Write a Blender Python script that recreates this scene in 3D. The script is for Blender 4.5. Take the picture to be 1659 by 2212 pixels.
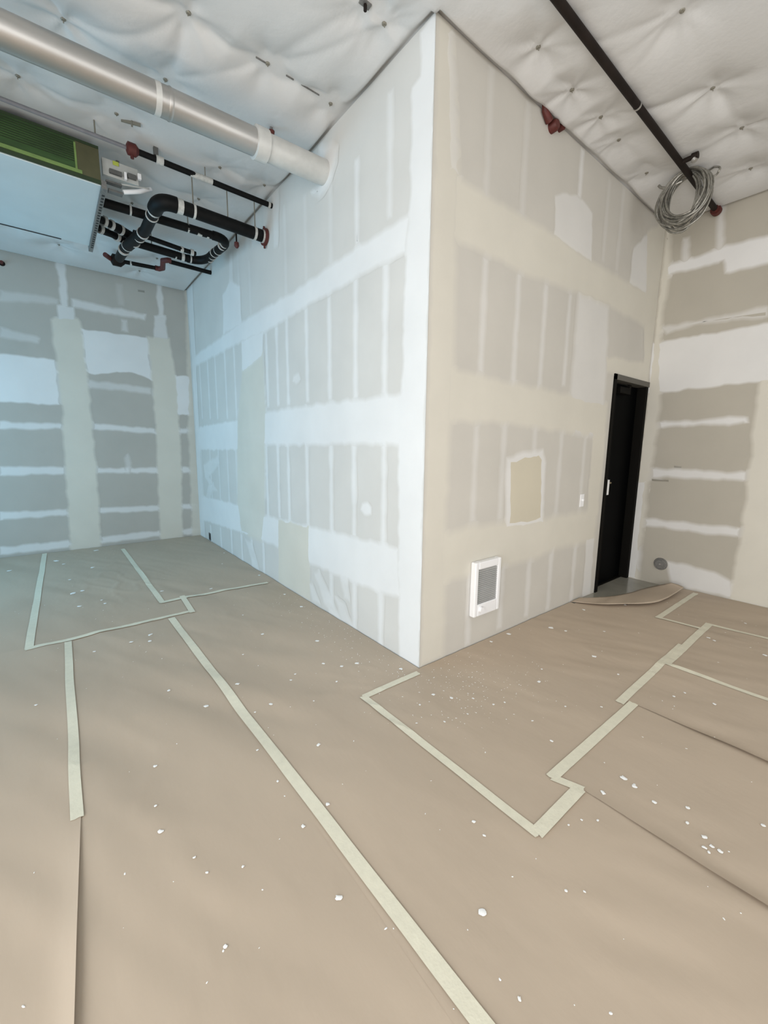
import bpy, math, random
import numpy as np
from mathutils import Vector, Matrix, noise
from mathutils.geometry import tessellate_polygon
random.seed(7)
for o in list(bpy.data.objects): bpy.data.objects.remove(o)
scene = bpy.context.scene
col = scene.collection

# ---------------------------------------------------------------- camera, world, light, exposure
IW, IH, FPX = 1659, 2212, 896.99
CAM = Vector((-1.7633, -1.8218, 1.437))
YAW, PITCH, ROLL = .8972, -.1561, .0108
H, LA, LB = 3.682, 5.069, 3.252            # ceiling, end of the left face, end of the right face
XW, YF = -3.9, -4.2                        # window wall, front wall behind the camera
fw = Vector((math.cos(PITCH)*math.cos(YAW), math.cos(PITCH)*math.sin(YAW), math.sin(PITCH)))
r0 = fw.cross(Vector((0, 0, 1))).normalized(); u0 = r0.cross(fw)
rt = math.cos(ROLL)*r0 + math.sin(ROLL)*u0
up = -math.sin(ROLL)*r0 + math.cos(ROLL)*u0
cd = bpy.data.cameras.new('camera'); cam = bpy.data.objects.new('camera', cd); col.objects.link(cam)
cam.matrix_world = Matrix(((rt.x, up.x, -fw.x, CAM.x), (rt.y, up.y, -fw.y, CAM.y), (rt.z, up.z, -fw.z, CAM.z), (0, 0, 0, 1)))
cd.sensor_fit = 'HORIZONTAL'; cd.sensor_width = 36; cd.lens = 36*FPX/IW; cd.clip_start = .02
scene.camera = cam
def at(px, py, ax, v):                     # pixel -> point on the plane axis=v
    d = (px-IW/2)/FPX*rt - (py-IH/2)/FPX*up + fw
    return CAM + d*((v-CAM[ax])/d[ax])

w = bpy.data.worlds.new('sky'); scene.world = w; w.use_nodes = True
bg = w.node_tree.nodes['Background']; bg.inputs[0].default_value = (.62, .80, 1, 1); bg.inputs[1].default_value = 1.0

def area(name, loc, rot, sx, sy, energy, colr):
    l = bpy.data.lights.new(name, 'AREA'); l.shape = 'RECTANGLE'; l.size = sx; l.size_y = sy
    l.energy = energy; l.color = colr
    o = bpy.data.objects.new(name, l); col.objects.link(o); o.location = loc; o.rotation_euler = rot
    return o
# daylight outside each bay of the window wall (shines +x) and of the shop front behind the camera (shines +y)
BAYS = [(-4.0, -2.2), (-2.1, -.3), (.6, 2.6), (2.7, 4.7)]
BAYE = [160, 188, 32, 128]
BAYC = [(1, .97, .93), (1, .97, .93), (.62, .88, 1), (.27, .69, 1)]
for (a, b), e, c in zip(BAYS, BAYE, BAYC):
    area('daylight_window', (XW-.22, (a+b)/2, 1.55), (0, -math.pi/2, 0), 2.7, b-a, e, c)
FBAYS = [(-3.5, -1.5), (-1.4, .6), (.7, 2.7)]
for a, b in FBAYS:
    area('daylight_front', ((a+b)/2, YF-.22, 1.55), (math.pi/2, 0, 0), b-a, 2.7, 58, (1, .95, .88))
vs = scene.view_settings
vs.view_transform = 'Standard'; vs.look = 'None'; vs.gamma = 1; vs.use_curve_mapping = False
vs.exposure = -0.54

# ---------------------------------------------------------------- materials
def nodes(name):
    m = bpy.data.materials.new(name); m.use_nodes = True
    nt = m.node_tree; b = nt.nodes['Principled BSDF']
    return m, nt, b
def N(nt, t, **kw):
    n = nt.nodes.new(t)
    for k, v in kw.items(): setattr(n, k, v)
    return n
def mat(name, c, rough=.6, metal=0, var=.08, scale=6, bump=0, bscale=60, stretch=(1, 1, 1), spec=.5, detail=4):
    m, nt, b = nodes(name)
    tc = N(nt, 'ShaderNodeTexCoord'); mp = N(nt, 'ShaderNodeMapping'); mp.inputs['Scale'].default_value = stretch
    nt.links.new(tc.outputs['Object'], mp.inputs[0])
    nz = N(nt, 'ShaderNodeTexNoise'); nz.inputs['Scale'].default_value = scale; nz.inputs['Detail'].default_value = detail
    nt.links.new(mp.outputs[0], nz.inputs[0])
    mr = N(nt, 'ShaderNodeMapRange'); mr.inputs['From Min'].default_value = .25; mr.inputs['From Max'].default_value = .75
    mr.inputs['To Min'].default_value = 1-var; mr.inputs['To Max'].default_value = 1+var
    nt.links.new(nz.outputs[0], mr.inputs[0])
    vm = N(nt, 'ShaderNodeVectorMath', operation='SCALE'); vm.inputs[0].default_value = c
    nt.links.new(mr.outputs[0], vm.inputs['Scale']); nt.links.new(vm.outputs[0], b.inputs['Base Color'])
    b.inputs['Roughness'].default_value = rough; b.inputs['Metallic'].default_value = metal
    b.inputs['Specular IOR Level'].default_value = spec
    if bump:
        n2 = N(nt, 'ShaderNodeTexNoise'); n2.inputs['Scale'].default_value = bscale; n2.inputs['Detail'].default_value = 5
        nt.links.new(mp.outputs[0], n2.inputs[0])
        bp = N(nt, 'ShaderNodeBump'); bp.inputs['Strength'].default_value = bump; bp.inputs['Distance'].default_value = .01
        nt.links.new(n2.outputs[0], bp.inputs['Height']); nt.links.new(bp.outputs[0], b.inputs['Normal'])
    return m
M = {}
BOARD = {'A': (.60, .585, .555), 'B': (.545, .522, .475), 'K': (.44, .42, .38), 'R': (.44, .41, .35)}   # one board tone per wall, darker on the far wall and right return
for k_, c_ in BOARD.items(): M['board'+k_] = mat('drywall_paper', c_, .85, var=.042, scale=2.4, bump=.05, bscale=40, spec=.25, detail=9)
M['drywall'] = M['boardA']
# joint compound: the same board texture, its own tone stored on the mesh so that feathered edges run out into what lies under them
M['mud'] = mat('joint_compound', (1, 1, 1), .85, var=.042, scale=2.4, bump=.05, bscale=40, spec=.25, detail=9)
nt = M['mud'].node_tree; vm = [n for n in nt.nodes if n.type == 'VECT_MATH'][0]
an = N(nt, 'ShaderNodeAttribute'); an.attribute_name = 'tone'; nt.links.new(an.outputs['Color'], vm.inputs[0])
TONE = {'mud': Vector((.72, .715, .705)), 'cream': Vector((.625, .597, .525)), 'tan': Vector((.57, .525, .42)), 'scuff': Vector((.16, .15, .12))}
M['vinyl'] = mat('vinyl_insulation_facing', (.61, .605, .595), .36, var=.03, scale=3, bump=.18, bscale=22, spec=.5)
M['kraft'] = mat('kraft_floor_paper', (.475, .388, .30), .6, var=.07, scale=2.2, bump=.28, bscale=9, stretch=(1, .45, 1), spec=.35, detail=8)
M['tape'] = mat('masking_tape', (.70, .67, .54), .5, var=.05, scale=30, bump=.1, bscale=120)
M['concrete'] = mat('polished_concrete', (.27, .26, .22), .16, var=.18, scale=4, detail=8)
M['galv'] = mat('galvanised_steel', (.50, .485, .465), .40, .95, var=.10, scale=9, stretch=(.3, 1, 1))
M['sealer'] = mat('grey_duct_wrap', (.62, .615, .59), .5, .35, var=.08, scale=14)
M['white'] = mat('white_enamel', (.84, .84, .85), .35, var=.01)
M['black_pipe'] = mat('black_steel_pipe', (.005, .0047, .0045), .55, var=.5, scale=12, spec=.15)
M['brown_pipe'] = mat('brown_black_pipe', (.014, .0095, .0075), .6, var=.35, scale=10, spec=.15)
M['red'] = mat('red_coupling', (.085, .013, .009), .6, var=.25, scale=40)
M['greypipe'] = mat('purple_grey_pipe', (.19, .185, .20), .5, var=.15, scale=20)
M['band'] = mat('pale_pipe_band', (.50, .49, .46), .5, var=.2, scale=60)
M['green'] = mat('green_filter_fabric', (.030, .075, .016), .7, var=.45, scale=14, stretch=(.25, 1, 1.4), bump=.3, bscale=90)
M['olive'] = mat('olive_panel', (.075, .072, .032), .6, var=.15, scale=10)
M['limeedge'] = mat('lime_edge', (.16, .25, .07), .5, var=.2, scale=20)
M['darkgreen'] = mat('dark_green_edge', (.018, .035, .010), .6)
M['unit'] = mat('pale_blue_grey_sheet_metal', (.56, .63, .65), .4, .25, var=.04, scale=4)
M['ebox'] = mat('light_grey_box', (.46, .47, .45), .5, var=.1, scale=14)
M['darkbox'] = mat('dark_grey_box', (.10, .10, .095), .6, var=.2, scale=20)
M['yellow'] = mat('yellow_sticker', (.45, .52, .08), .5)
M['conduit'] = mat('flexible_metal_conduit', (.26, .25, .22), .4, .55, var=.35, scale=60)
M['blackdoor'] = mat('black_door_paint', (.0012, .0014, .0016), .55, var=.2, scale=3, spec=.03)
M['frame'] = mat('dark_bronze_frame', (.006, .0055, .0045), .7, spec=.06)
M['header'] = mat('grey_door_header', (.085, .08, .066), .55)  # header piece, lighter grey than the rest of the door frame
M['louver'] = mat('grey_louver', (.42, .42, .41), .5)
M['dark'] = mat('dark_matte', (.02, .02, .018), .8)
M['pin'] = mat('grey_washer', (.23, .215, .175), .5, .3)
M['capgrey'] = mat('dull_grey_cap', (.17, .165, .155), .55, .2, var=.3, scale=60)
M['deck'] = mat('roof_deck', (.05, .045, .035), .9)
M['alum'] = mat('aluminium_mullion', (.35, .35, .36), .4, .6)
M['plaster'] = mat('dried_plaster', (.86, .86, .85), .7, var=.03)
M['brass'] = mat('dull_brass', (.30, .25, .16), .45, .7)
gm, gnt, gb = nodes('window_glass')
gout = gnt.nodes['Material Output']; gt = N(gnt, 'ShaderNodeBsdfTransparent'); gg = N(gnt, 'ShaderNodeBsdfGlossy'); gg.inputs['Roughness'].default_value = .02
gx = N(gnt, 'ShaderNodeMixShader'); gx.inputs[0].default_value = .06
gnt.links.new(gt.outputs[0], gx.inputs[1]); gnt.links.new(gg.outputs[0], gx.inputs[2]); gnt.links.new(gx.outputs[0], gout.inputs[0])
M['glass'] = gm

# ---------------------------------------------------------------- mesh helpers
class MB:
    def __init__(s): s.v = []; s.f = []
    def add(s, vs, fs):
        b = len(s.v); s.v += [Vector(p) for p in vs]; s.f += [tuple(b+i for i in f) for f in fs]; return s
    def box(s, a, b):
        x0, x1 = sorted((a[0], b[0])); y0, y1 = sorted((a[1], b[1])); z0, z1 = sorted((a[2], b[2]))
        return s.add([(x0, y0, z0), (x1, y0, z0), (x1, y1, z0), (x0, y1, z0), (x0, y0, z1), (x1, y0, z1), (x1, y1, z1), (x0, y1, z1)],
                     [(0, 3, 2, 1), (4, 5, 6, 7), (0, 1, 5, 4), (1, 2, 6, 5), (2, 3, 7, 6), (3, 0, 4, 7)])
    def tube(s, pts, r, n=14, cap=True):
        pts = [Vector(p) for p in pts]; rs = r if isinstance(r, (list, tuple)) else [r]*len(pts)
        prev = None; rings = []
        for i, p in enumerate(pts):
            t = (pts[min(i+1, len(pts)-1)]-pts[max(i-1, 0)]).normalized()
            if prev is None:
                a = Vector((0, 0, 1)) if abs(t.z) < .9 else Vector((1, 0, 0)); u = t.cross(a).normalized()
            else:
                u = (prev - t*prev.dot(t)).normalized()
            prev = u; v = t.cross(u)
            rings.append([p + rs[i]*(math.cos(k*2*math.pi/n)*u + math.sin(k*2*math.pi/n)*v) for k in range(n)])
        b = len(s.v)
        for R in rings: s.v += R
        for i in range(len(rings)-1):
            for k in range(n):
                s.f.append((b+i*n+k, b+i*n+(k+1) % n, b+(i+1)*n+(k+1) % n, b+(i+1)*n+k))
        if cap:
            s.f.append(tuple(b+k for k in range(n-1, -1, -1))); s.f.append(tuple(b+(len(rings)-1)*n+k for k in range(n)))
        return s
    def quadbox(s, q, off):                # quad of 4 points extruded by vector off
        q = [Vector(p) for p in q]; o = Vector(off)
        return s.add(q+[p+o for p in q], [(0, 1, 2, 3), (7, 6, 5, 4), (0, 4, 5, 1), (1, 5, 6, 2), (2, 6, 7, 3), (3, 7, 4, 0)])
WLOC = {}
def link(name, me, m, parent=None, loc=None, smooth=False):
    o = bpy.data.objects.new(name, me); col.objects.link(o)
    if m: me.materials.clear(); me.materials.append(M[m])
    if smooth:
        for p in me.polygons: p.use_smooth = True
    if parent:
        o.parent = parent; o.matrix_parent_inverse = Matrix.Translation(-WLOC[parent.name]); WLOC[o.name] = Vector((0, 0, 0))
        # children keep world coordinates; a sub-part's parent has its origin at the world origin
    else:
        o.location = loc or (0, 0, 0); WLOC[o.name] = Vector(o.location)
    return o
def build(name, mb, m, parent=None, smooth=False, origin=None, bevel=0):
    vs = mb.v
    if not parent and origin is None and vs:
        lo = Vector((min(p.x for p in vs), min(p.y for p in vs), min(p.z for p in vs))); hi = Vector((max(p.x for p in vs), max(p.y for p in vs), max(p.z for p in vs)))
        origin = Vector(((lo.x+hi.x)/2, (lo.y+hi.y)/2, lo.z))
    og = Vector(origin) if (origin is not None and not parent) else Vector((0, 0, 0))
    me = bpy.data.meshes.new(name); me.from_pydata([tuple(p-og) for p in vs], [], mb.f); me.update()
    o = link(name, me, m, parent, og, False)
    if smooth:
        for p in me.polygons: p.use_smooth = True
        me.set_sharp_from_angle(angle=math.radians(40))
    if bevel:
        b = o.modifiers.new('bevel', 'BEVEL'); b.width = bevel; b.segments = 2; b.limit_method = 'ANGLE'
    return o
def empty(name, loc, label, cat, group=None):
    o = bpy.data.objects.new(name, None); col.objects.link(o); o.location = loc; o.empty_display_size = .1
    WLOC[o.name] = Vector(loc); return tag(o, label, cat, group)
def tag(o, label, cat, group=None, kind=None):
    if label: o['label'] = label
    if cat: o['category'] = cat
    if group: o['group'] = group
    if kind: o['kind'] = kind
    return o
def struct(name, mb, m, label=None, **kw):
    o = build(name, mb, m, origin=(0, 0, 0), **kw); o['kind'] = 'structure'
    if label: o['label'] = label
    return o
def lerp(a, b, t): return Vector(a)*(1-t)+Vector(b)*t
def arc(p0, c, p1, n=8):                   # quadratic bend p0 -> p1 with corner c
    p0, c, p1 = Vector(p0), Vector(c), Vector(p1)
    return [(1-t)**2*p0+2*t*(1-t)*c+t*t*p1 for t in [i/n for i in range(n+1)]]

# ---------------------------------------------------------------- the shell
TOP = H-.018
floor = struct('floor', MB().box((XW-.2, YF-.2, -.15), (LB+.2, LA+.2, 0)), 'concrete')
wallA = struct('wall_jut_left', MB().box((0, 0, 0), (.13, LA+.13, TOP)), 'boardA', 'left face of the jutting drywall corner with taped seams')
DX0, DZ = 2.422, 2.135                     # door opening
mb = MB().box((.13, 0, 0), (DX0, .13, TOP)).box((DX0, 0, DZ), (LB+.13, .13, TOP))
wallB = struct('wall_jut_right', mb, 'boardB', 'right face of the jutting drywall corner with the dark door')
wallK = struct('wall_back', MB().box((XW, LA, 0), (0, LA+.13, TOP)), 'boardK', 'far drywall with two tan skim-coated columns')
wallR = struct('wall_right', MB().box((LB, YF, 0), (LB+.13, 0, TOP)).box((LB, 0, 0), (LB+.13, .6, DZ)), 'boardR', 'short drywall return right of the dark door')
# window wall and shop front: sill, header, piers
mb = MB().box((XW-.15, YF, 0), (XW, LA, .1)).box((XW-.15, YF, 2.95), (XW, LA, H+.1))
ys = [YF]+[v for b in BAYS for v in b]+[LA]
for i in range(0, len(ys), 2): mb.box((XW-.15, ys[i], .1), (XW, ys[i+1], 2.95))
wallW = struct('wall_left', mb, 'drywall')
mb = MB().box((XW-.15, YF-.15, 0), (LB+.13, YF, .1)).box((XW-.15, YF-.15, 2.95), (LB+.13, YF, H+.1))
xs = [XW-.15]+[v for b in FBAYS for v in b]+[LB+.13]
for i in range(0, len(xs), 2): mb.box((xs[i], YF-.15, .1), (xs[i+1], YF, 2.95))
wallF = struct('wall_front', mb, 'drywall')
k = 0
for a, b in BAYS:
    k += 1
    f = MB()
    for y in (a, (a+b)/2-.025, b-.05): f.box((XW-.11, y, .1), (XW-.04, y+.05, 2.95))
    for z in (.1, 2.1, 2.9): f.box((XW-.105, a, z), (XW-.045, b, z+.05))
    wo = struct('window_%d' % k, f, 'alum')
    build('pane', MB().box((XW-.08, a+.05, .15), (XW-.072, b-.05, 2.9)), 'glass', wo)
for a, b in FBAYS:
    k += 1
    f = MB()
    for x in (a, (a+b)/2-.025, b-.05): f.box((x, YF-.11, .1), (x+.05, YF-.04, 2.95))
    for z in (.1, 2.1, 2.9): f.box((a, YF-.105, z), (b, YF-.045, z+.05))
    wo = struct('window_%d' % k, f, 'alum')
    build('pane', MB().box((a+.05, YF-.08, .15), (b-.05, YF-.072, 2.9)), 'glass', wo)

# ---------------------------------------------------------------- ceiling: pinned vinyl-faced insulation
PINPX = [(136, 37), (407, 25), (578, 135), (714, 222), (357, 170), (38, 162), (830, 48), (475, 360), (571, 398), (285, 436), (429, 428), (790, 5),
         (1163, 98), (1236, 190), (1298, 250), (1337, 300), (1397, 372), (1474, 20), (1540, 188), (1603, 274), (1622, 362), (127, 527)]
pins = [at(px, py, 2, H) for px, py in PINPX]
pins = [(p.x, p.y) for p in pins]
for x in np.arange(XW+.4, LB, .58):        # the same grid goes on where the photograph does not look
    for y in np.arange(YF+.3, LA, .58):
        xx, yy = x+random.uniform(-.07, .07), y+random.uniform(-.05, .05)
        if xx > -.1 and yy > -.1: continue
        if min((xx-a)**2+(yy-b)**2 for a, b in pins) > .46**2: pins.append((xx, yy))
P = np.array(pins)
st = .016
gx_ = np.arange(XW-.02, LB+.10, st); gy_ = np.arange(YF-.02, LA+.10, st)
X, Y = np.meshgrid(gx_, gy_, indexing='ij')
dm = np.full(X.shape, 9.); wr = np.zeros(X.shape); rng = np.random.RandomState(3)
for (a, b) in pins:
    dx, dy = X-a, Y-b; d = np.hypot(dx, dy); th = np.arctan2(dy, dx); dm = np.minimum(dm, d)
    n1, n2 = rng.randint(3, 6), rng.randint(7, 13); p1, p2 = rng.uniform(0, 6.28, 2); lob = .55+.45*np.cos(th-rng.uniform(0, 6.28))
    env = np.exp(-d/.17)*(1-np.exp(-(d/.03)**2))
    crease = lambda a: 1-2.4*np.sqrt(np.abs(np.sin(a/2)))       # sharp folds fanning out from the pin
    wr += env*(.0120*np.cos(n1*th+p1+2.2*d)+.0065*lob*crease(n2*th+p2-3*d+1.5*np.sin(8*d)))
rid = np.zeros(X.shape)
for i in range(len(P)):
    for j in range(i+1, len(P)):
        L = np.hypot(*(P[j]-P[i]))
        if L > .74: continue
        m_ = .22; sl = (slice(max(0, int((min(P[i][0], P[j][0])-m_-gx_[0])/st)), int((max(P[i][0], P[j][0])+m_-gx_[0])/st)+1), slice(max(0, int((min(P[i][1], P[j][1])-m_-gy_[0])/st)), int((max(P[i][1], P[j][1])+m_-gy_[0])/st)+1))
        xx, yy = X[sl], Y[sl]
        t = np.clip(((xx-P[i][0])*(P[j][0]-P[i][0])+(yy-P[i][1])*(P[j][1]-P[i][1]))/L**2, 0, 1)
        bow = rng.uniform(-.05, .05)*np.sin(t*np.pi)
        ds = np.hypot(xx-P[i][0]-t*(P[j][0]-P[i][0])+bow, yy-P[i][1]-t*(P[j][1]-P[i][1])+bow)
        rid[sl] = np.maximum(rid[sl], rng.uniform(.1, 1)*np.exp(-ds/.04))
low = np.zeros(X.shape)
for q in range(7):
    ax_, ay_, ph = rng.uniform(-5, 5), rng.uniform(-5, 5), rng.uniform(0, 6.28); low += .0032*np.sin(ax_*X+ay_*Y+ph)
seam = np.exp(-np.abs(Y-.86)/.035)*(X < .05)
Z = H - .052*(1-np.exp(-(dm/.17)**2)) + .020*rid*(1-np.exp(-(dm/.06)**2)) + wr + low + .018*seam
edge = np.minimum.reduce([np.abs(X-LB)+(Y > 0)*9, np.where((X < .12), np.abs(Y-LA), 9), np.where(Y > 0, np.abs(X), 9), np.where(X > 0, np.abs(Y), 9)])
e = np.clip(edge/.05, 0, 1); e = e*e*(3-2*e)
wob = .006*np.sin(9*X+3*Y)+.004*np.sin(17*Y-5*X)
Z = (H-.001+wob*.5)*(1-e)+np.minimum(Z, H-.004)*e
keep = ~((X > .10) & (Y > .10))
idx = -np.ones(X.shape, int); mb = MB()
idx[keep] = np.arange(keep.sum())
V = np.stack([X[keep], Y[keep], Z[keep]], -1)
q = np.stack([idx[:-1, :-1], idx[:-1, 1:], idx[1:, 1:], idx[1:, :-1]], -1).reshape(-1, 4); q = q[(q >= 0).all(1)]
me = bpy.data.meshes.new('ceiling'); me.from_pydata(V.tolist(), [], q.tolist()); me.update()
ceil = link('ceiling', me, 'vinyl', smooth=True); ceil['kind'] = 'structure'; ceil['label'] = 'white vinyl insulation blanket pinned to the roof deck'
build('roof_deck', MB().box((XW-.15, YF-.15, H+.10), (LB+.15, LA+.15, H+.2)), 'deck', ceil)
def cz(x, y):
    i = int(round((x-gx_[0])/st)); j = int(round((y-gy_[0])/st)); return float(Z[min(max(i, 0), Z.shape[0]-1), min(max(j, 0), Z.shape[1]-1)])
pinme = None
for (x, y) in pins:
    if not (-2.3 < x < 3.2 and -1.6 < y < 5): continue
    if pinme is None:
        a = MB().tube([(0, 0, .004), (0, 0, -.004), (0, 0, -.007)], [.013, .013, .009], 10); a.tube([(0, 0, -.007), (0, 0, -.018)], .003, 6)
        pinme = bpy.data.meshes.new('insulation_pin'); pinme.from_pydata([tuple(p) for p in a.v], [], a.f)
    o = bpy.data.objects.new('insulation_pin', pinme); col.objects.link(o)
    if not pinme.materials: pinme.materials.append(M['pin'])
    o.parent = ceil; o.location = (x, y, cz(x, y)); o.rotation_euler = (random.uniform(-.3, .3), random.uniform(-.3, .3), 0)

for xa, xb in ((-.43, -.38), (-.33, -.20), (-.62, -.56)):
    build('seam_slit', MB().box((xa, .852, cz((xa+xb)/2, .86)-.006), (xb, .858, cz((xa+xb)/2, .86)+.004)), 'capgrey', ceil)
# ---------------------------------------------------------------- joint compound on the walls
PL = {'A': (0, 0., -1, wallA), 'B': (1, 0., -1, wallB), 'K': (1, LA, -1, wallK), 'R': (0, LB, -1, wallR)}
LIM = {'A': (0.0, LA), 'B': (0.0, LB), 'K': (XW, 0.0), 'R': (YF, 0.0)}
layer = {'A': 0, 'B': 0, 'K': 0, 'R': 0}
under = {'A': [], 'B': [], 'K': [], 'R': []}
def inpoly(p, P_):
    c = False; j = len(P_)-1
    for i in range(len(P_)):
        a, b = P_[i], P_[j]
        if (a.y > p.y) != (b.y > p.y) and p.x < (b.x-a.x)*(p.y-a.y)/(b.y-a.y)+a.x: c = not c
        j = i
    return c
def tone_at(wall, p):
    c = Vector(BOARD[wall])
    for bb, inn, out, t, a in under[wall]:
        if not (bb[0] <= p.x <= bb[1] and bb[2] <= p.y <= bb[3]): continue
        if inpoly(p, inn): c = c.lerp(t, a)
        elif inpoly(p, out): c = c.lerp(t, a*.5)
    return c
def patch(wall, poly, m='mud', fe=.022, a=1., name='joint_compound', rough=.011, px=True):
    fe *= 1.3
    ax, v, sg, par = PL[wall]; h = 1-ax
    pts = []
    for p in poly:
        if px: c = at(p[0], p[1], ax, v); pts.append(Vector((c[h], c.z)))
        else: pts.append(Vector(p))
    ar = sum(pts[i].x*pts[(i+1) % len(pts)].y-pts[(i+1) % len(pts)].x*pts[i].y for i in range(len(pts)))
    if ar < 0: pts.reverse()
    dn = []
    for i, p in enumerate(pts):
        qn = pts[(i+1) % len(pts)]; n = max(1, int((qn-p).length/.035))
        for k in range(n): dn.append(p.lerp(qn, k/n))
    n = len(dn); out = []; inn = []
    sd = random.uniform(0, 50)
    for i in range(n):
        t = (dn[(i+1) % n]-dn[i-1])
        if t.length < 1e-6: t = Vector((1, 0))
        t.normalize(); nr = Vector((t.y, -t.x))
        j = rough*(noise.noise(Vector((dn[i].x*9+sd, dn[i].y*9, sd)))*1.6+random.uniform(-.35, .35))
        out.append(dn[i]+nr*(j+fe*.5)); inn.append(dn[i]+nr*(j-fe*.5))
    lo, hi = LIM[wall]
    cl = lambda p: Vector((min(max(p.x, lo), hi), min(max(p.y, .002), TOP)))
    out = [cl(p) for p in out]; inn = [cl(p) for p in inn]
    layer[wall] += 1; th = .0002+.00002*layer[wall]
    def w3(p, d):
        return ((v+sg*d, p.x, p.y) if ax == 0 else (p.x, v+sg*d, p.y))
    vs = [w3(p, th) for p in out]+[w3(p, th+.0003) for p in inn]
    fs = [(i, (i+1) % n, n+(i+1) % n, n+i) for i in range(n)]
    fs += [tuple(n+i for i in t) for t in tessellate_polygon([[Vector((p.x, p.y, 0)) for p in inn]])]
    me = bpy.data.meshes.new(name); me.from_pydata(vs, [], fs); me.update()
    tn = TONE[m]; cl_ = [tone_at(wall, p) for p in out]+[tone_at(wall, p).lerp(tn, a) for p in inn]
    at_ = me.attributes.new('tone', 'FLOAT_COLOR', 'POINT'); at_.data.foreach_set('color', [q for c in cl_ for q in (c.x, c.y, c.z, 1.)])
    under[wall].append(((min(p.x for p in out), max(p.x for p in out), min(p.y for p in out), max(p.y for p in out)), inn, out, tn, a))
    return link(name, me, 'mud', par)
def strip(wall, px, y0, y1, w_=.05, m='mud', fe=.028, a=.8, pref=None):   # vertical strip over a stud, from pixel y0 to y1
    ax, v, sg, par = PL[wall]; h = 1-ax
    c = at(px, pref if pref else (y0+y1)/2, ax, v)[h]; z0 = at(px, y1, ax, v).z; z1 = at(px, y0, ax, v).z
    patch(wall, [(c-w_/2, z0), (c+w_/2, z0), (c+w_/2, z1), (c-w_/2, z1)], m, fe, a, 'screw_line_strip', .007, px=False)

# left face of the corner
for px in (434, 451, 467, 488, 508): strip('A', px, 790-(px-425)*.55, 905, .045, a=.75)
for px, y0, y1 in ((577, 716, 880), (599, 702, 876), (621, 688, 874), (663, 665, 868), (712, 640, 864), (768, 600, 860), (832, 570, 856)):
    strip('A', px, y0, y1, .05, a=.85)
for px, y0, y1, aa in ((843, 200, 470, .6), (771, 344, 530, .8), (714, 380, 575, .3), (660, 420, 610, .25), (616, 440, 640, .3), (540, 560, 690, .25), (515, 540, 650, .2)):
    strip('A', px, y0, y1, .045, a=aa)
for px in (437, 456, 474, 493, 512): strip('A', px, 968, 1075+(px-437)*.2, .04, a=.7)
for px, y1 in ((577, 1115), (602, 1118), (624, 1125), (664, 1136), (716, 1150), (765, 1160), (829, 1180)): strip('A', px, 958, y1, .052, a=.85)
for px, y0, y1 in ((456, 1135, 1175), (478, 1140, 1190), (501, 1145, 1203), (523, 1152, 1217), (545, 1160, 1230), (570, 1172, 1245), (716, 1230, 1333), (766, 1255, 1362), (822, 1278, 1393)):
    strip('A', px, y0, y1, .055, a=.8)
patch('A', [(420, 770), (428, 764), (528, 692), (636, 630), (775, 533), (888, 463), (876, 545), (802, 582), (680, 651), (569, 719), (525, 736), (424, 790)], fe=.03)
patch('A', [(483, 720), (481, 638), (498, 606), (518, 618), (522, 700)], a=.9)
patch('A', [(495, 610), (496, 545), (501, 545), (503, 610)], a=.5, fe=.03)
patch('A', [(522, 738), (569, 717), (566, 770), (524, 806)], a=.9)
patch('A', [(425, 923), (514, 908), (514, 971), (428, 972)])
patch('A', [(572, 891), (640, 880), (707, 871), (790, 862), (872, 851), (870, 962), (780, 958), (670, 961), (569, 961)], fe=.03)
patch('A', [(433, 1071), (518, 1091), (522, 1150), (436, 1122)])
patch('A', [(520, 1092), (565, 1112), (667, 1137), (738, 1154), (862, 1185), (864, 1290), (765, 1259), (670, 1216), (592, 1178), (520, 1150)], fe=.03)
patch('A', [(524, 800), (568, 764), (574, 890), (572, 1120), (566, 1172), (521, 1150), (513, 1090), (513, 905)], 'cream', fe=.05, a=.85)
patch('A', [(601, 1123), (667, 1137), (670, 1298), (602, 1256)], 'cream', fe=.02)
patch('A', [(944, 16), (908, 72), (908, 165), (891, 190), (886, 480), (876, 548), (868, 860), (862, 960), (862, 1210), (862, 1421), (905, 1447)], fe=.022)
for pl in ([(680, 1240), (690, 1232), (715, 1290), (740, 1345), (722, 1335), (700, 1300)], [(668, 1260), (676, 1262), (692, 1305), (676, 1297)],
           [(735, 1240), (748, 1244), (756, 1300), (744, 1290)], [(725, 1290), (745, 1305), (760, 1350), (740, 1342)], [(530, 1165), (545, 1172), (560, 1232), (548, 1225)],
           [(440, 1005), (470, 985), (474, 1000), (452, 1030), (470, 1060), (458, 1058), (443, 1030)], [(450, 1050), (462, 1042), (455, 1075), (446, 1072)]):
    patch('A', pl, a=.55, fe=.03, name='compound_smear')
patch('A', [(783, 1088), (795, 1084), (803, 1095), (802, 1110), (788, 1112), (780, 1100)], a=.95, name='compound_spot')
patch('A', [(634, 812), (646, 806), (650, 820), (640, 830), (632, 824)], a=.6, name='compound_spot')
patch('A', [(404, 616), (416, 612), (424, 800), (432, 960), (444, 1166), (432, 1161), (424, 960), (416, 800)], a=.75, fe=.03)
patch('A', [(690, 318), (716, 305), (728, 320), (726, 352), (716, 385), (700, 420), (690, 425), (672, 415), (690, 400)], a=.75, fe=.04, name='duct_collar_compound')
patch('A', [(588, 420), (602, 410), (600, 530), (592, 534)], a=.5, fe=.03)
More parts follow.
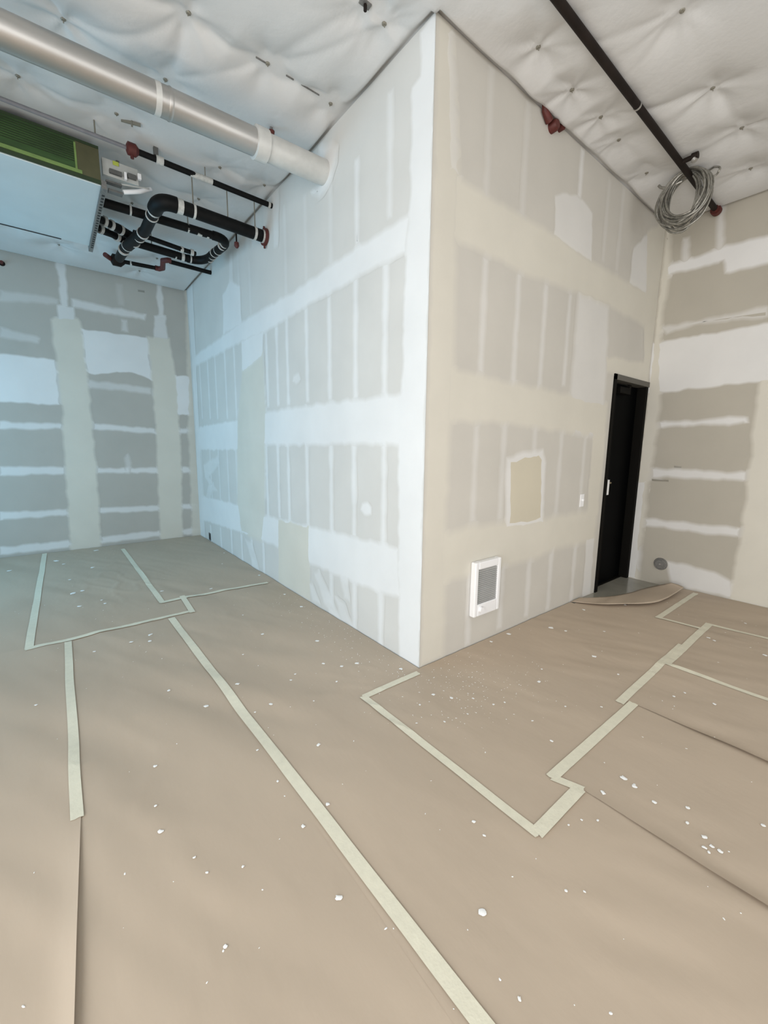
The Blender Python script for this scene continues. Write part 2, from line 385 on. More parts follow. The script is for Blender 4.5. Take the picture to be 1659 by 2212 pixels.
# right face of the corner
for px, y0 in ((1043, 555), (1115, 585), (1173, 610), (1225, 630)): strip('B', px, y0, 835, .05, a=.45)
for px, y0, y1 in ((1025, 912, 1140), (1085, 912, 1130), (1150, 922, 1122), (1207, 932, 1115), (1258, 938, 1105)): strip('B', px, y0, y1, .055, a=.35)
for px, y0, y1 in ((1013, 1245, 1392), (1082, 1222, 1355), (1140, 1210, 1330), (1187, 1192, 1315), (1238, 1180, 1300)): strip('B', px, y0, y1, .06, a=.45)
for px, y0, y1 in ((1056, 140, 440), (1135, 215, 470), (1255, 319, 430), (1310, 380, 570), (1340, 400, 590)): strip('B', px, y0, y1, .05, a=.7 if px == 1255 else .22)
patch('B', [(944, 16), (975, 50), (982, 180), (991, 378), (985, 520), (981, 768), (974, 912), (962, 1155), (962, 1258), (958, 1420), (905, 1447)], 'cream', fe=.05, a=.9)
patch('B', [(962, 60), (978, 60), (984, 190), (990, 375), (968, 375)], 'mud', fe=.04, a=.35)
patch('B', [(985, 378), (1063, 430), (1196, 505), (1274, 562), (1359, 612), (1425, 645), (1420, 718), (1388, 703), (1317, 661), (1248, 632), (1128, 589), (980, 513)], 'cream', fe=.04)
patch('B', [(1199, 425), (1225, 416), (1258, 432), (1279, 462), (1278, 566), (1196, 508)], fe=.016, a=.6)
patch('B', [(1369, 536), (1388, 517), (1402, 500), (1425, 540), (1418, 645), (1359, 613)], a=.65)
patch('B', [(1250, 632), (1315, 661), (1310, 790), (1300, 945), (1240, 935), (1232, 850)], a=.5, fe=.05)
patch('B', [(975, 796), (1042, 814), (1110, 828), (1174, 842), (1231, 853), (1312, 872), (1305, 945), (1282, 940), (1184, 929), (1096, 914), (972, 911)], 'cream', fe=.04)
patch('B', [(1282, 935), (1308, 935), (1290, 1115), (1268, 1110)], 'cream', fe=.03)
patch('B', [(960, 1156), (1008, 1138), (1089, 1128), (1170, 1121), (1278, 1101), (1290, 1100), (1284, 1166), (1194, 1188), (1150, 1209), (1069, 1226), (960, 1258)], 'cream', fe=.05)
patch('B', [(1266, 1165), (1284, 1160), (1274, 1284), (1258, 1290)], a=.6, fe=.02)
patch('B', [(1308, 770), (1402, 785), (1400, 828), (1312, 802)], 'cream', fe=.03)
patch('B', [(1398, 500), (1442, 478), (1402, 800), (1396, 830), (1390, 820)], 'cream', fe=.03)
patch('B', [(1094, 990), (1130, 978), (1172, 972), (1178, 1000), (1174, 1130), (1130, 1136), (1093, 1141)], fe=.03, a=.75)
patch('B', [(1102, 997), (1140, 986), (1164, 982), (1171, 992), (1169, 1120), (1150, 1126), (1100, 1132)], 'tan', fe=.018)
# far wall
for pl in ([(0, 911), (135, 916), (135, 926), (0, 926)], [(203, 916), (336, 926), (336, 936), (203, 928)], [(383, 924), (421, 928), (421, 936), (383, 936)],
           [(0, 1008), (139, 1010), (139, 1023), (0, 1028)], [(210, 1012), (340, 1010), (340, 1021), (210, 1022)], [(388, 1009), (416, 1009), (416, 1021), (388, 1021)],
           [(0, 1106), (150, 1101), (150, 1112), (0, 1124)], [(216, 1098), (346, 1092), (346, 1103), (216, 1108)], [(392, 1090), (418, 1087), (418, 1098), (392, 1100)],
           [(0, 1182), (155, 1167), (155, 1182), (0, 1199)], [(218, 1160), (350, 1146), (350, 1157), (218, 1174)], [(394, 1145), (428, 1139), (428, 1152), (394, 1156)]):
    patch('K', pl, a=.8, fe=.025)
for pl, aa in (([(0, 626), (125, 646), (125, 657), (0, 650)], .35), ([(155, 646), (315, 679), (312, 690), (155, 664)], .7), ([(0, 706), (88, 730), (84, 742), (0, 728)], .4),
               ([(192, 822), (326, 838), (326, 850), (192, 838)], .5), ([(250, 612), (264, 614), (268, 660), (256, 658)], .2), ([(262, 690), (274, 692), (276, 716), (263, 714)], .5),
               ([(270, 990), (276, 980), (282, 1000), (280, 1024), (272, 1024)], .4)):
    patch('K', pl, a=aa, fe=.03)
patch('K', [(-20, 762), (119, 777), (130, 875), (-20, 866)], fe=.02)
patch('K', [(177, 711), (318, 730), (328, 822), (312, 812), (298, 808), (246, 803), (205, 808), (190, 806)], fe=.015)
patch('K', [(377, 812), (424, 812), (424, 897), (383, 894)], fe=.015)
patch('K', [(400, 616), (409, 618), (421, 800), (430, 960), (437, 1160), (416, 1163), (408, 960), (404, 800)], 'cream', a=.8, fe=.03)
patch('K', [(122, 565), (139, 568), (148, 664), (134, 663)], a=.75)
patch('K', [(338, 608), (350, 610), (355, 684), (342, 683)], a=.75)
patch('K', [(124, 660), (159, 664), (162, 694), (124, 694)], a=.75)
patch('K', [(332, 682), (358, 682), (362, 730), (333, 728)], a=.7)
patch('K', [(108, 690), (116, 685), (168, 688), (175, 695), (188, 802), (203, 954), (212, 1060), (218, 1188), (154, 1191), (144, 1050), (134, 882), (118, 751)], 'cream', fe=.03)
patch('K', [(318, 727), (366, 731), (380, 809), (391, 990), (395, 1168), (347, 1173), (342, 1040), (336, 918), (325, 773)], 'cream', fe=.03)
# right return
for pl, aa in (([(1427, 913), (1616, 900), (1617, 913), (1427, 923)], .9), ([(1409, 1012), (1611, 1021), (1614, 1037), (1409, 1031)], .85), ([(1393, 1120), (1601, 1141), (1596, 1160), (1393, 1136)], .85),
               ([(1442, 1212), (1493, 1222), (1543, 1235), (1580, 1256), (1582, 1292), (1467, 1268), (1450, 1262)], .8),
               ([(1427, 708), (1503, 693), (1659, 662), (1659, 684), (1500, 702), (1440, 722)], .55), ([(1550, 440), (1566, 436), (1563, 560), (1546, 560)], .6), ([(1476, 515), (1490, 512), (1488, 575), (1474, 575)], .6)):
    patch('R', pl, a=aa, fe=.03)
patch('R', [(1440, 576), (1500, 556), (1563, 533), (1700, 498), (1900, 440), (1900, 512), (1700, 560), (1566, 590), (1563, 562), (1493, 583), (1440, 596)], fe=.03)
patch('R', [(1400, 742), (1517, 724), (1700, 690), (1900, 650), (1900, 800), (1700, 818), (1505, 839), (1400, 850)], fe=.02, a=.9)
patch('R', [(1642, 820), (1860, 800), (1860, 1400), (1578, 1300), (1591, 1209), (1604, 1134), (1617, 1020), (1629, 914)], 'cream', fe=.03)
patch('R', [(1441, 478), (1449, 500), (1446, 588), (1428, 705), (1428, 740), (1428, 846), (1422, 921), (1412, 990), (1402, 1033), (1395, 1121), (1381, 1197), (1379, 1256), (1352, 1252), (1402, 800)], 'cream', fe=.04)
patch('R', [(1355, 1040), (1400, 1035), (1388, 1130), (1378, 1255), (1350, 1252)], 'mud', fe=.05, a=.8)
patch('R', [(1408, 1034), (1444, 1037), (1444, 1040), (1408, 1039)], 'scuff', fe=.012, a=.7, name='scuff_mark', rough=.003)
patch('R', [(1456, 1007), (1472, 1008), (1472, 1011), (1456, 1010)], 'scuff', fe=.012, a=.6, name='scuff_mark', rough=.003)
patch('K', [(298, 626), (312, 628), (312, 632), (298, 630)], 'scuff', fe=.012, a=.6, name='scuff_mark', rough=.003)

# ---------------------------------------------------------------- floor paper
def wz(x, y):                              # wrinkles shared by every sheet and tape so that nothing cuts through
    a = noise.noise(Vector((x*2.3+y*1.1, y*.9-x*.5, 1.7)))
    b = noise.noise(Vector((x*6.0+y*2.6, y*2.0-x*1.2, 5.2)))
    c = noise.noise(Vector((x*1.1, y*.8, 9.1)))
    rg = max(0, 1-abs(b)*5)*max(0, .35+c)
    dgl = noise.noise(Vector((x*4.6+y*2.4, y*1.1-x*.4, 3.3))); e_ = noise.noise(Vector((x*.9+4, y*.7, 7.7)))
    f_ = noise.noise(Vector((x*9.5+y*4.2, y*2.3-x*.9, 13.1)))
    return .012+.0042*f_*max(0, min(1, .5+a*1.5))+.0022*a+.0045*rg*rg+.013*dgl*max(0, min(1, .55+e_*1.6))
SHEETS = []
def sheet(name, rects, lv, label, lift=None, wob=.006, st=.022, shear=0):
    X0 = sorted({v for r in rects for v in (r[0], r[1])}); Y0 = sorted({v for r in rects for v in (r[2], r[3])})
    def lines(B):
        o = [B[0]]
        for a, b in zip(B, B[1:]):
            n = max(1, int(round((b-a)/st))); o += [a+(b-a)*k/n for k in range(1, n+1)]
        return o
    xs, ys_ = lines(X0), lines(Y0); ins = lambda x, y: any(r[0] < x < r[1] and r[2] < y < r[3] for r in rects)
    ids = {}; V = []; F = []
    def vid(i, j):
        if (i, j) not in ids:
            x, y = xs[i], ys_[j]
            z = .0006*lv+wz(x, y)
            if lift: z += lift(x, y)
            xx = x+wob*noise.noise(Vector((y*1.7, lv*3.1, 0)))*(abs(x) > .01 and x < LB-.02); yy = y+wob*noise.noise(Vector((x*1.7, lv*5.3, 4)))*(y < -.02)
            xx += shear*min(0, y)*max(0, 1-(X0[-1]-x)/.5)
            ids[(i, j)] = len(V); V.append((xx, yy, z))
        return ids[(i, j)]
    for i in range(len(xs)-1):
        for j in range(len(ys_)-1):
            if ins((xs[i]+xs[i+1])/2, (ys_[j]+ys_[j+1])/2): F.append((vid(i, j), vid(i+1, j), vid(i+1, j+1), vid(i, j+1)))
    m_ = MB(); m_.v = [Vector(p) for p in V]; m_.f = F
    o = build(name, m_, 'kraft', smooth=False)
    for p in o.data.polygons: p.use_smooth = True
    SHEETS.append((lv, rects, lift, o))
    return tag(o, label, 'floor paper', 'kraft paper sheets over the floor')
def top(x, y):
    best = None
    for lv, rects, lift, o in SHEETS:
        if any(r[0] < x < r[1] and r[2] < y < r[3] for r in rects) and (best is None or lv > best[0]): best = (lv, o, .0006*lv+wz(x, y)+(lift(x, y) if lift else 0))
    return best
def edge_lift(axis, pos, side, hgt, wid, lo, hi, fade=.35):
    def f(x, y):
        d = (pos-(x if axis == 0 else y))*side; s = y if axis == 0 else x
        if d < -.05 or d > wid: return 0
        k = 1-max(d, 0)/wid; g = min(max((s-lo)/fade, 0), 1)*min(max((hi-s)/fade, 0), 1)
        return hgt*k*k*g
    return f
sheet('floor_paper', [(XW+.02, -1.94, 1.86, LA-.01)], 1, 'kraft paper sheet at the far left, beside the far wall')
sheet('floor_paper', [(-1.97, -1.08, 1.83, LA-.012)], 3, 'kraft paper sheet reaching the far wall between two long tapes')
sheet('floor_paper', [(-1.11, -.008, 2.22, LA-.012)], 4, 'kraft paper sheet in the far inside corner by the left face')
sheet('floor_paper', [(-2.05, -1.07, YF+.05, 1.88)], 1, 'near kraft paper sheet left of the longest diagonal tape')
sheet('floor_paper', [(XW+.02, -1.795, YF+.05, 1.87)], 5, 'kraft paper sheet at the lower left with a curled long edge', lift=edge_lift(0, -1.795, 1, .014, .08, -9, .02, .5), shear=.065, wob=.003)
sheet('floor_paper', [(-1.10, -.008, -.06, 2.25), (-1.10, -.10, YF+.05, -.06)], 2, 'long kraft paper sheet between the longest diagonal tape and the left face')
sheet('floor_paper', [(-.47, 1.93, -1.03, -.008), (-.47, -.13, -1.15, -1.03), (1.93, 2.12, -1.03, -.05), (2.12, 2.3, -1.03, -.11), (2.3, LB-.01, -1.03, -.36)], 4, 'kraft paper sheet along the right face below the white wall heater', st=.024)
sheet('floor_paper', [(-.128, .74, YF+.05, -1.01)], 5, 'kraft paper sheet at the lower right edge of the picture', lift=edge_lift(0, -.128, -1, .012, .07, -9, -1.14, .5))
sheet('floor_paper', [(.69, 1.39, YF+.05, -.955)], 6, 'kraft paper sheet above the lifted seam on the right', lift=edge_lift(0, .69, -1, .014, .07, -9, -1.0, .5))
sheet('floor_paper', [(1.35, 2.43, YF+.05, -.95)], 7, 'narrow-looking kraft paper sheet between the two right-hand tapes')
sheet('floor_paper', [(2.2, LB-.008, YF+.05, -.64)], 8, 'kraft paper sheet at the foot of the right return wall')
# loose sheet pulled up in front of the door
FR = [at(1236, 1305, 2, .004), at(1290, 1308, 2, .02), at(1341, 1308, 2, .028), at(1422, 1303, 2, .03), at(1478, 1272, 2, .05)]
BK = [at(1262, 1300, 2, .003), at(1300, 1293, 2, .004), at(1346, 1287, 2, .006), at(1400, 1272, 2, .012), at(1450, 1262, 2, .075)]
FR[0] = Vector((1.93, -.012, .006)); BK[0] = Vector((2.10, -.012, .006)); FR[4].x = min(FR[4].x, LB-.02); BK[4].x = min(BK[4].x, LB-.02)
def cr(pts, t):
    t = t*(len(pts)-1); i = min(int(t), len(pts)-2); f = t-i
    p0, p1, p2, p3 = pts[max(i-1, 0)], pts[i], pts[i+1], pts[min(i+2, len(pts)-1)]
    return .5*((2*p1)+(p2-p0)*f+(2*p0-5*p1+4*p2-p3)*f*f+(3*p1-p0-3*p2+p3)*f**3)
mb = MB(); nu, nv = 40, 10
for i in range(nu+1):
    for j in range(nv+1):
        a, b = cr(FR, i/nu), cr(BK, i/nu); s = j/nv; p = a.lerp(b, s)
        p.z = max(p.z, .005)+.006*math.sin(s*math.pi)*math.sin(i*.5)
        p.z = max(p.z, .0045)+wz(p.x, p.y)+.004; p.x = min(p.x, LB-.012); p.y = min(p.y, -.008) if p.x < DX0 else p.y
        mb.v.append(p)
for i in range(nu):
    for j in range(nv): mb.f.append((i*(nv+1)+j, (i+1)*(nv+1)+j, (i+1)*(nv+1)+j+1, i*(nv+1)+j+1))
o = build('floor_paper', mb, 'kraft')
for p in o.data.polygons: p.use_smooth = True
so = o.modifiers.new('thick', 'SOLIDIFY'); so.thickness = .0012
tag(o, 'loose curled kraft paper end in front of the black door', 'floor paper', 'kraft paper sheets over the floor')

# tape strips (pixel ends of each centre line)
def tape(p0, p1, label, wd=.046, lv=10, ext=.0):
    a, b = at(*p0, 2, .006), at(*p1, 2, .006); d = (b-a); d.z = 0; d.normalize(); a -= d*ext; b += d*ext
    n = max(2, int((b-a).length/.025)); s = Vector((-d.y, d.x, 0)); V = []; F = []
    sd = random.uniform(0, 99)
    for i in range(n+1):
        c = a.lerp(b, i/n)+s*.004*noise.noise(Vector((i*.06, sd, 0)))
        for j in range(4):
            q_ = c+s*wd*(j/3-.5)+d*(.004*(j % 2) if i in (0, n) else 0)
            V.append(Vector((min(q_.x, LB-.004), q_.y, wz(q_.x, q_.y)+.0004+.0005*lv)))
    for i in range(n):
        for j in range(3): F.append((i*4+j, (i+1)*4+j, (i+1)*4+j+1, i*4+j+1))
    m_ = MB(); m_.v = V; m_.f = F
    o = build('masking_tape', m_, 'tape')
    return tag(o, label, 'tape', 'masking tape on the floor paper')
tape((97, 1198), (62, 1405), 'leftmost far tape strip running from the far wall', .05)
tape((265, 1187), (351, 1304), 'tape strip running from the far wall toward the middle of the floor', .048)
tape((346, 1304), (578, 1260), 'thin tape strip ending at the left face of the corner', .05, 12)
tape((393, 1291), (416, 1326), 'shortest tape strip, bridging two long cross strips', .045, 12)
tape((54, 1406), (418, 1322), 'long cross tape strip at the left with tapes leaving it on both sides', .045, 11)
tape((147, 1388), (167, 1775), 'tape strip ending above the curled paper edge at the left', .042, 10)
tape((370, 1338), (1100, 2295), 'longest tape strip, running diagonally to the bottom edge', .05, 10)
tape((905, 1456), (786, 1508), 'short tape strip starting at the foot of the jutting corner', .042, 10)
tape((783, 1506), (1163, 1807), 'diagonal tape strip forming the long side of the corner outline', .042, 11)
tape((1157, 1806), (1252, 1708), 'wide short tape strip at the outline\'s lowest corner', .05, 12)
tape((1262, 1712), (1192, 1683), 'tiny tape strip joining two strips in a step', .04, 11)
tape((1190, 1686), (1368, 1523), 'tape strip right of centre above the step', .048, 12)
tape((1337, 1522), (1473, 1396), 'middle tape strip of the staggered row on the right', .045, 11)
tape((1437, 1440), (1532, 1350), 'upper tape strip of the staggered row on the right', .05, 12)
tape((1434, 1437), (1900, 1599), 'tape strip running off the right edge, lower of two', .04, 11)
tape((1526, 1350), (1900, 1442), 'tape strip running off the right edge, upper of two', .04, 13)
tape((1420, 1336), (1516, 1361), 'thin tape strip below the loose paper end', .035, 12)
tape((1420, 1338), (1503, 1284), 'tape strip reaching the foot of the right return wall', .045, 13)

# ---------------------------------------------------------------- door in the right face
door = struct('door_1', MB().box((DX0+.05, .085, .012), (LB-.05, .125, DZ-.055)), 'blackdoor', 'black door set deep in its frame')
fr = build('door_frame', MB().box((DX0, -.012, 0), (DX0+.05, .13, DZ)).box((LB-.05, -.002, 0), (LB-.0005, .13, DZ)), 'frame', door)
build('frame_header', MB().box((DX0, -.012, DZ-.05), (LB-.0005, .13, DZ)), 'header', door)
build('threshold', MB().box((DX0+.05, .06, 0), (LB-.05, .13, .012)), 'frame', door)
hx = DX0+.115
build('door_handle', MB().tube([(hx, .085, 1.10), (hx, .03, 1.10)], .012, 10).tube([(hx, .03, 1.10), (hx+.10, .03, 1.10)], .010, 10).tube([(hx, .086, 1.10), (hx, .078, 1.10)], .028, 16), 'brass', door, True)
build('door_closer', MB().box((2.66, .03, 1.985), (2.90, .085, 2.045)).box((2.88, .035, 2.05), (2.92, .055, 2.08)), 'frame', door)
tg = MB().box((hx-.028, .012, .985), (hx+.035, .0135, 1.135)).tube([(hx, .013, 1.135), (hx, .02, 1.15), (hx, .03, 1.112)], .0015, 6)
tag(build('hang_tag', tg, 'white'), 'small white paper tag hanging from the black door\'s handle', 'tag')

# wall heater
h0, h1 = at(1022, 1300, 1, 0), at(1064, 1215, 1, 0)
hxa, hxb = .475, .765; hz0, hz1 = .245, .645
hp = empty('wall_heater', ((hxa+hxb)/2, 0, hz0), 'white fan wall heater with grey louvres low on the right face', 'heater')
D = .048
mb = MB().box((hxa, -D, hz0), (hxa+.035, -.001, hz1)).box((hxb-.035, -D, hz0), (hxb, -.001, hz1)).box((hxa+.035, -D, hz1-.055), (hxb-.035, -.001, hz1)).box((hxa+.035, -D, hz0), (hxb-.035, -.001, hz0+.09))
build('housing', mb, 'white', hp, bevel=.008)
build('recess', MB().box((hxa+.035, -.012, hz0+.09), (hxb-.035, -.004, hz1-.055)), 'dark', hp)
n = 17; z0, z1 = hz0+.095, hz1-.06
for i in range(n):
    z = z0+(z1-z0)*(i+.5)/n
    m_ = MB().quadbox([(hxa+.034, -.040, z-.006), (hxb-.034, -.040, z-.006), (hxb-.034, -.022, z+.005), (hxa+.034, -.022, z+.005)], (0, 0, .0035))
    build('louvre', m_, 'louver', hp)
build('thermostat_knob', MB().tube([(hxa+.07, -D, hz0+.05), (hxa+.07, -D-.018, hz0+.05)], [.024, .020], 20), 'white', hp, True)

# switch plate on the right face
sp = at(1256, 1081, 1, 0)
s = empty('light_switch', (sp.x, 0, sp.z-.058), 'small white light switch left of the black door', 'switch')
build('cover_plate', MB().box((sp.x-.035, -.007, sp.z-.058), (sp.x+.035, -.0007, sp.z+.058)), 'white', s, bevel=.003)
build('toggle', MB().box((sp.x-.006, -.022, sp.z-.004), (sp.x+.006, -.006, sp.z+.014)), 'white', s)
# round clean-out cover on the right return
vp = at(1427, 1218, 0, LB)
s = empty('cleanout_cover', (LB, vp.y, vp.z-.065), 'round dull grey pipe cover low on the right return wall', 'pipe cover')
build('rim', MB().tube([(LB-.002, vp.y, vp.z), (LB-.012, vp.y, vp.z)], [.066, .060], 28).tube([(LB-.012, vp.y, vp.z), (LB-.0125, vp.y, vp.z)], .058, 28), 'capgrey', s, True)
build('cover_disc', MB().tube([(LB-.0125, vp.y, vp.z), (LB-.018, vp.y, vp.z)], [.050, .046], 28), 'capgrey', s, True)
build('screw', MB().tube([(LB-.018, vp.y, vp.z), (LB-.024, vp.y, vp.z)], .010, 10), 'galv', s, True)
# small open electrical box low on the left face
vp = at(454, 1159, 0, 0)
s = empty('outlet_box', (0, vp.y, vp.z-.05), 'small dark open outlet box low on the left face by the inside corner', 'outlet box')
build('box_rim', MB().box((-.006, vp.y-.045, vp.z-.055), (-.001, vp.y+.045, vp.z-.04)).box((-.006, vp.y-.045, vp.z+.04), (-.001, vp.y+.045, vp.z+.055)).box((-.006, vp.y-.045, vp.z-.04), (-.001, vp.y-.035, vp.z+.04)).box((-.006, vp.y+.035, vp.z-.04), (-.001, vp.y+.045, vp.z+.04)), 'darkbox', s)
build('box_back', MB().box((-.0025, vp.y-.035, vp.z-.04), (-.001, vp.y+.035, vp.z+.04)), 'dark', s)

# ---------------------------------------------------------------- round duct
dA = Vector((0, 1.14, 3.428)); dB = at(0, 63, 1, 1.14); dd = (dB-dA).normalized()
dE = dA+dd*(XW+.02-dA.x)/dd.x
s = empty('round_duct', (0, 1.14, 3.34), 'round galvanised duct running into the left face below the ceiling', 'duct')
cp = at(560, 295, 1, 1.14)
tt = lambda x: dA+dd*((x-dA.x)/dd.x)
R1 = .078
build('duct_pipe', MB().tube([tt(cp.x-.02), dE], R1, 32), 'galv', s, True)
build('duct_sleeve', MB().tube([tt(-.002), tt(cp.x+.02)], R1*1.03, 32), 'sealer', s, True)
build('coupling', MB().tube([tt(cp.x+.05), tt(cp.x+.045), tt(cp.x-.035), tt(cp.x-.04)], [R1*1.05, R1*1.22, R1*1.22, R1*1.02], 32), 'sealer', s, True)
bx_ = at(365, 222, 1, 1.14).x
build('joint_bead', MB().tube([tt(bx_+.012), tt(bx_), tt(bx_-.012)], [R1*1.005, R1*1.06, R1*1.005], 32), 'galv', s, True)
build('draw_band', MB().tube([tt(bx_-.05), tt(bx_-.08)], R1*1.02, 32), 'sealer', s, True)
# small red sprinkler cap behind the duct coupling
p = at(586, 287, 2, 3.60); zc = cz(p.x, p.y)
s = empty('capped_sprinkler', (p.x, p.y, 3.58), 'small red-capped sprinkler peeking out above the duct coupling', 'sprinkler')
build('stem', MB().tube([(p.x, p.y, zc+.01), (p.x, p.y, 3.60)], .011, 8), 'capgrey', s, True)
build('cap', MB().tube([(p.x, p.y, 3.61), (p.x, p.y, 3.575)], [.024, .018], 12), 'red', s, True)

# ---------------------------------------------------------------- hanging air unit
UX, UY0, UY1, UZ0, UZ1 = -1.276, 2.2, 3.43, 3.34, 3.60
s = empty('air_handler', (-2.2, 2.8, UZ0), 'ceiling air unit with pale blue-grey underside and green front', 'air unit')
UXE = -3.2
build('bottom_pan', MB().box((UXE, UY0+.01, UZ0), (UX-.012, UY1, UZ0+.02)), 'unit', s, bevel=.003)
build('casing', MB().box((UXE, UY0+.02, UZ0+.02), (UX-.015, UY1-.005, UZ1)), 'unit', s)
GX = at(165, 350, 1, UY0).x
build('filter_panel', MB().box((UXE, UY0, UZ0+.055), (GX, UY0+.02, UZ1-.015)), 'green', s)
for i in range(9):
    z = UZ1-.035-.015*i
    build('grille_bar', MB().box((UXE, UY0-.004, z), (GX-.01, UY0, z+.005)), 'darkgreen', s)
build('side_panel', MB().box((GX, UY0, UZ0+.03), (UX-.012, UY0+.02, UZ1-.015)), 'olive', s)
build('panel_edge_strip', MB().box((GX-.008, UY0-.004, UZ0+.05), (GX+.004, UY0, UZ1-.03)), 'limeedge', s)
build('lower_rail', MB().box((UXE, UY0-.006, UZ0+.035), (GX+.03, UY0+.004, UZ0+.058)), 'limeedge', s)
build('bottom_edge', MB().box((UXE, UY0-.001, UZ0+.008), (UX-.012, UY0+.02, UZ0+.035)), 'darkgreen', s)
build('top_edge', MB().box((UXE, UY0-.003, UZ1-.018), (UX-.012, UY0+.02, UZ1)), 'darkgreen', s)
rp = build('perforated_rail', MB().box((UX-.012, UY0, UZ0-.015), (UX+.022, UY1+.10, UZ0+.04)), 'capgrey', s)
for i in range(22):
    y = UY0+.10+i*.052
    build('rail_slot', MB().box((UX-.002, y, UZ0-.0165), (UX+.016, y+.026, UZ0-.0148)), 'dark', rp)
a0, a1 = at(2, 455, 2, 3.40), at(131, 496, 2, 3.40)
build('pan_rear_strip', MB().quadbox([(UXE, UY1-.012, UZ0-.004), (a1.x, UY1-.012, UZ0-.004), (a1.x, UY1+.004, UZ0-.004), (UXE, UY1+.004, UZ0-.004)], (0, 0, .003)), 'dark', s)  # thin dark strip along the rear edge of the underside
# controls on its end
cb = empty('control_box', (UX+.1, UY0+.1, 3.36), 'light grey control box with wiring parts on the air unit\'s end', 'control box')
def qp(px, py, x=None, y=None): return at(px, py, 1, y)
YB = UY0+.02
def rect(name, px0, py0, px1, py1, th, m, parent=cb, y=YB):
    a, b = at(px0, py0, 1, y), at(px1, py1, 1, y)
    return build(name, MB().box((a.x, y, a.z), (b.x, y+th, b.z)), m, parent, bevel=.003)
rect('back_plate', 219, 338, 300, 402, .04, 'ebox', y=YB+.03)
rect('relay', 236, 362, 264, 380, .03, 'darkbox')
rect('junction_box', 276, 372, 295, 388, .03, 'darkbox')
rect('box_lip', 268, 370, 275, 388, .03, 'white')
rect('box_lip', 297, 373, 306, 388, .03, 'white')
rect('sticker', 243, 346, 257, 360, .004, 'yellow', y=YB+.022)
rect('valve_body', 228, 386, 264, 402, .05, 'darkbox')
rect('valve_body', 234, 405, 266, 421, .05, 'darkbox')
c0, c1, c2 = at(266, 415, 1, YB+.02), at(300, 414, 1, YB+.02), at(325, 409, 1, YB+.1)
build('white_hose', MB().tube([c0, c1, c2], .016, 10), 'white', cb, True)
c0, c1, c2 = at(262, 398, 1, YB+.02), at(290, 403, 1, YB+.02), at(322, 408, 1, YB+.06)
build('cable', MB().tube([c0, c1, c2], .006, 8), 'ebox', cb, True)

# ---------------------------------------------------------------- pipes by the air unit
def ring(p, d, r, w_, m, par, name='pipe_band', n=16):
    p = Vector(p); d = Vector(d).normalized()
    return build(name, MB().tube([p-d*w_/2, p+d*w_/2], r, n), m, par, True)
def rod(x, y, z, par, r=.005):
    return build('hanger_rod', MB().tube([(x, y, z), (x, y, cz(x, y)+.02)], r, 8), 'pin', par, True)
# main header: from the wall flange to an elbow, then back along the ceiling
ZM, RM = 3.362, .052
e0 = at(572, 512, 2, ZM); e1 = at(372, 437, 2, ZM); ec = at(322, 418, 2, ZM); ec = Vector((-.905, 2.165, ZM)); e2 = Vector((-.905, 2.45, ZM)); e3 = Vector((-.95, 3.05, ZM))
s = empty('pipe_loop', (0, 2.2, ZM), 'looped thick black piping with red wall flange beside the air unit', 'pipe')
build('straight_run', MB().tube([(-.004, e0.y, ZM), (-.79, 2.165, ZM)], RM, 20), 'black_pipe', s, True)
build('elbow', MB().tube([(-.78, 2.165, ZM)]+arc((-.80, 2.165, ZM), ec, (-.905, 2.30, ZM))+[(-.905, 2.34, ZM)], RM*1.13, 20), 'black_pipe', s, True)
build('branch_run', MB().tube([(-.905, 2.33, ZM), (-.905, 2.80, ZM), (-.96, 3.1, ZM), (-.99, 3.40, ZM+.03), (-1.0, 3.74, ZM+.04)], [RM*.86, RM*.86, RM*.95, RM*.92, RM*.8], 20), 'black_pipe', s, True)
X1 = Vector((1, 0, 0)); Y1 = Vector((0, 1, 0))
for x, w_ in ((-.755, .045), (-.645, .018), (-.115, .022), (-.035, .02)): ring((x, 2.165+(e0.y-2.165)*(x+.79)/.79, ZM), X1, RM*1.06, w_, 'band', s)
for y, w_ in ((2.37, .022), (2.47, .014), (2.86, .02), (2.96, .014), (3.10, .018), (3.30, .014), (3.42, .02)):
    x = -.905 if y < 2.8 else -.905-(y-2.8)*.15
    ring((x, y, ZM+(.02 if y > 3.2 else 0)), Y1, RM*.98, w_, 'band', s)
ring((-.018, e0.y, ZM), X1, RM*1.42, .022, 'red', s, 'wall_flange', 20)
build('flange_bolt', MB().tube([(-.02, e0.y, ZM-.06), (-.02, e0.y, ZM-.098)], .010, 8), 'red', s, True)
build('flange_bolt', MB().tube([(-.02, e0.y, ZM+.06), (-.02, e0.y, ZM+.088)], .010, 8), 'red', s, True)
for x in (-.645, -.36, -.115): rod(x, 2.18, ZM+RM, s)
# second pipe: parallel run, offset bend, return run
Z2, R2 = 3.45, .036
build('front_run', MB().tube([(-1.25, 2.70, Z2), (-.33, 2.68, Z2)], R2, 18), 'black_pipe', s, True)
build('offset_bend', MB().tube(arc((-.34, 2.68, Z2), (-.17, 2.67, Z2), (-.19, 2.86, Z2))+[(-.215, 3.10, Z2)]+arc((-.22, 3.20, Z2), (-.25, 3.39, Z2), (-.40, 3.385, Z2)), R2*1.15, 18), 'black_pipe', s, True)
build('rear_run', MB().tube([(-.38, 3.385, Z2), (-.98, 3.34, Z2)], R2*1.05, 18), 'black_pipe', s, True)
build('thin_run', MB().tube([(-.36, 3.21, Z2), (-.52, 3.19, Z2), (-.95, 3.11, Z2)], R2*.62, 14), 'black_pipe', s, True)
for x, w_ in ((-1.03, .014), (-.56, .014), (-.46, .04), (-.385, .02), (-.33, .015)): ring((x, 2.69, Z2), X1, R2*1.12, w_, 'band', s)
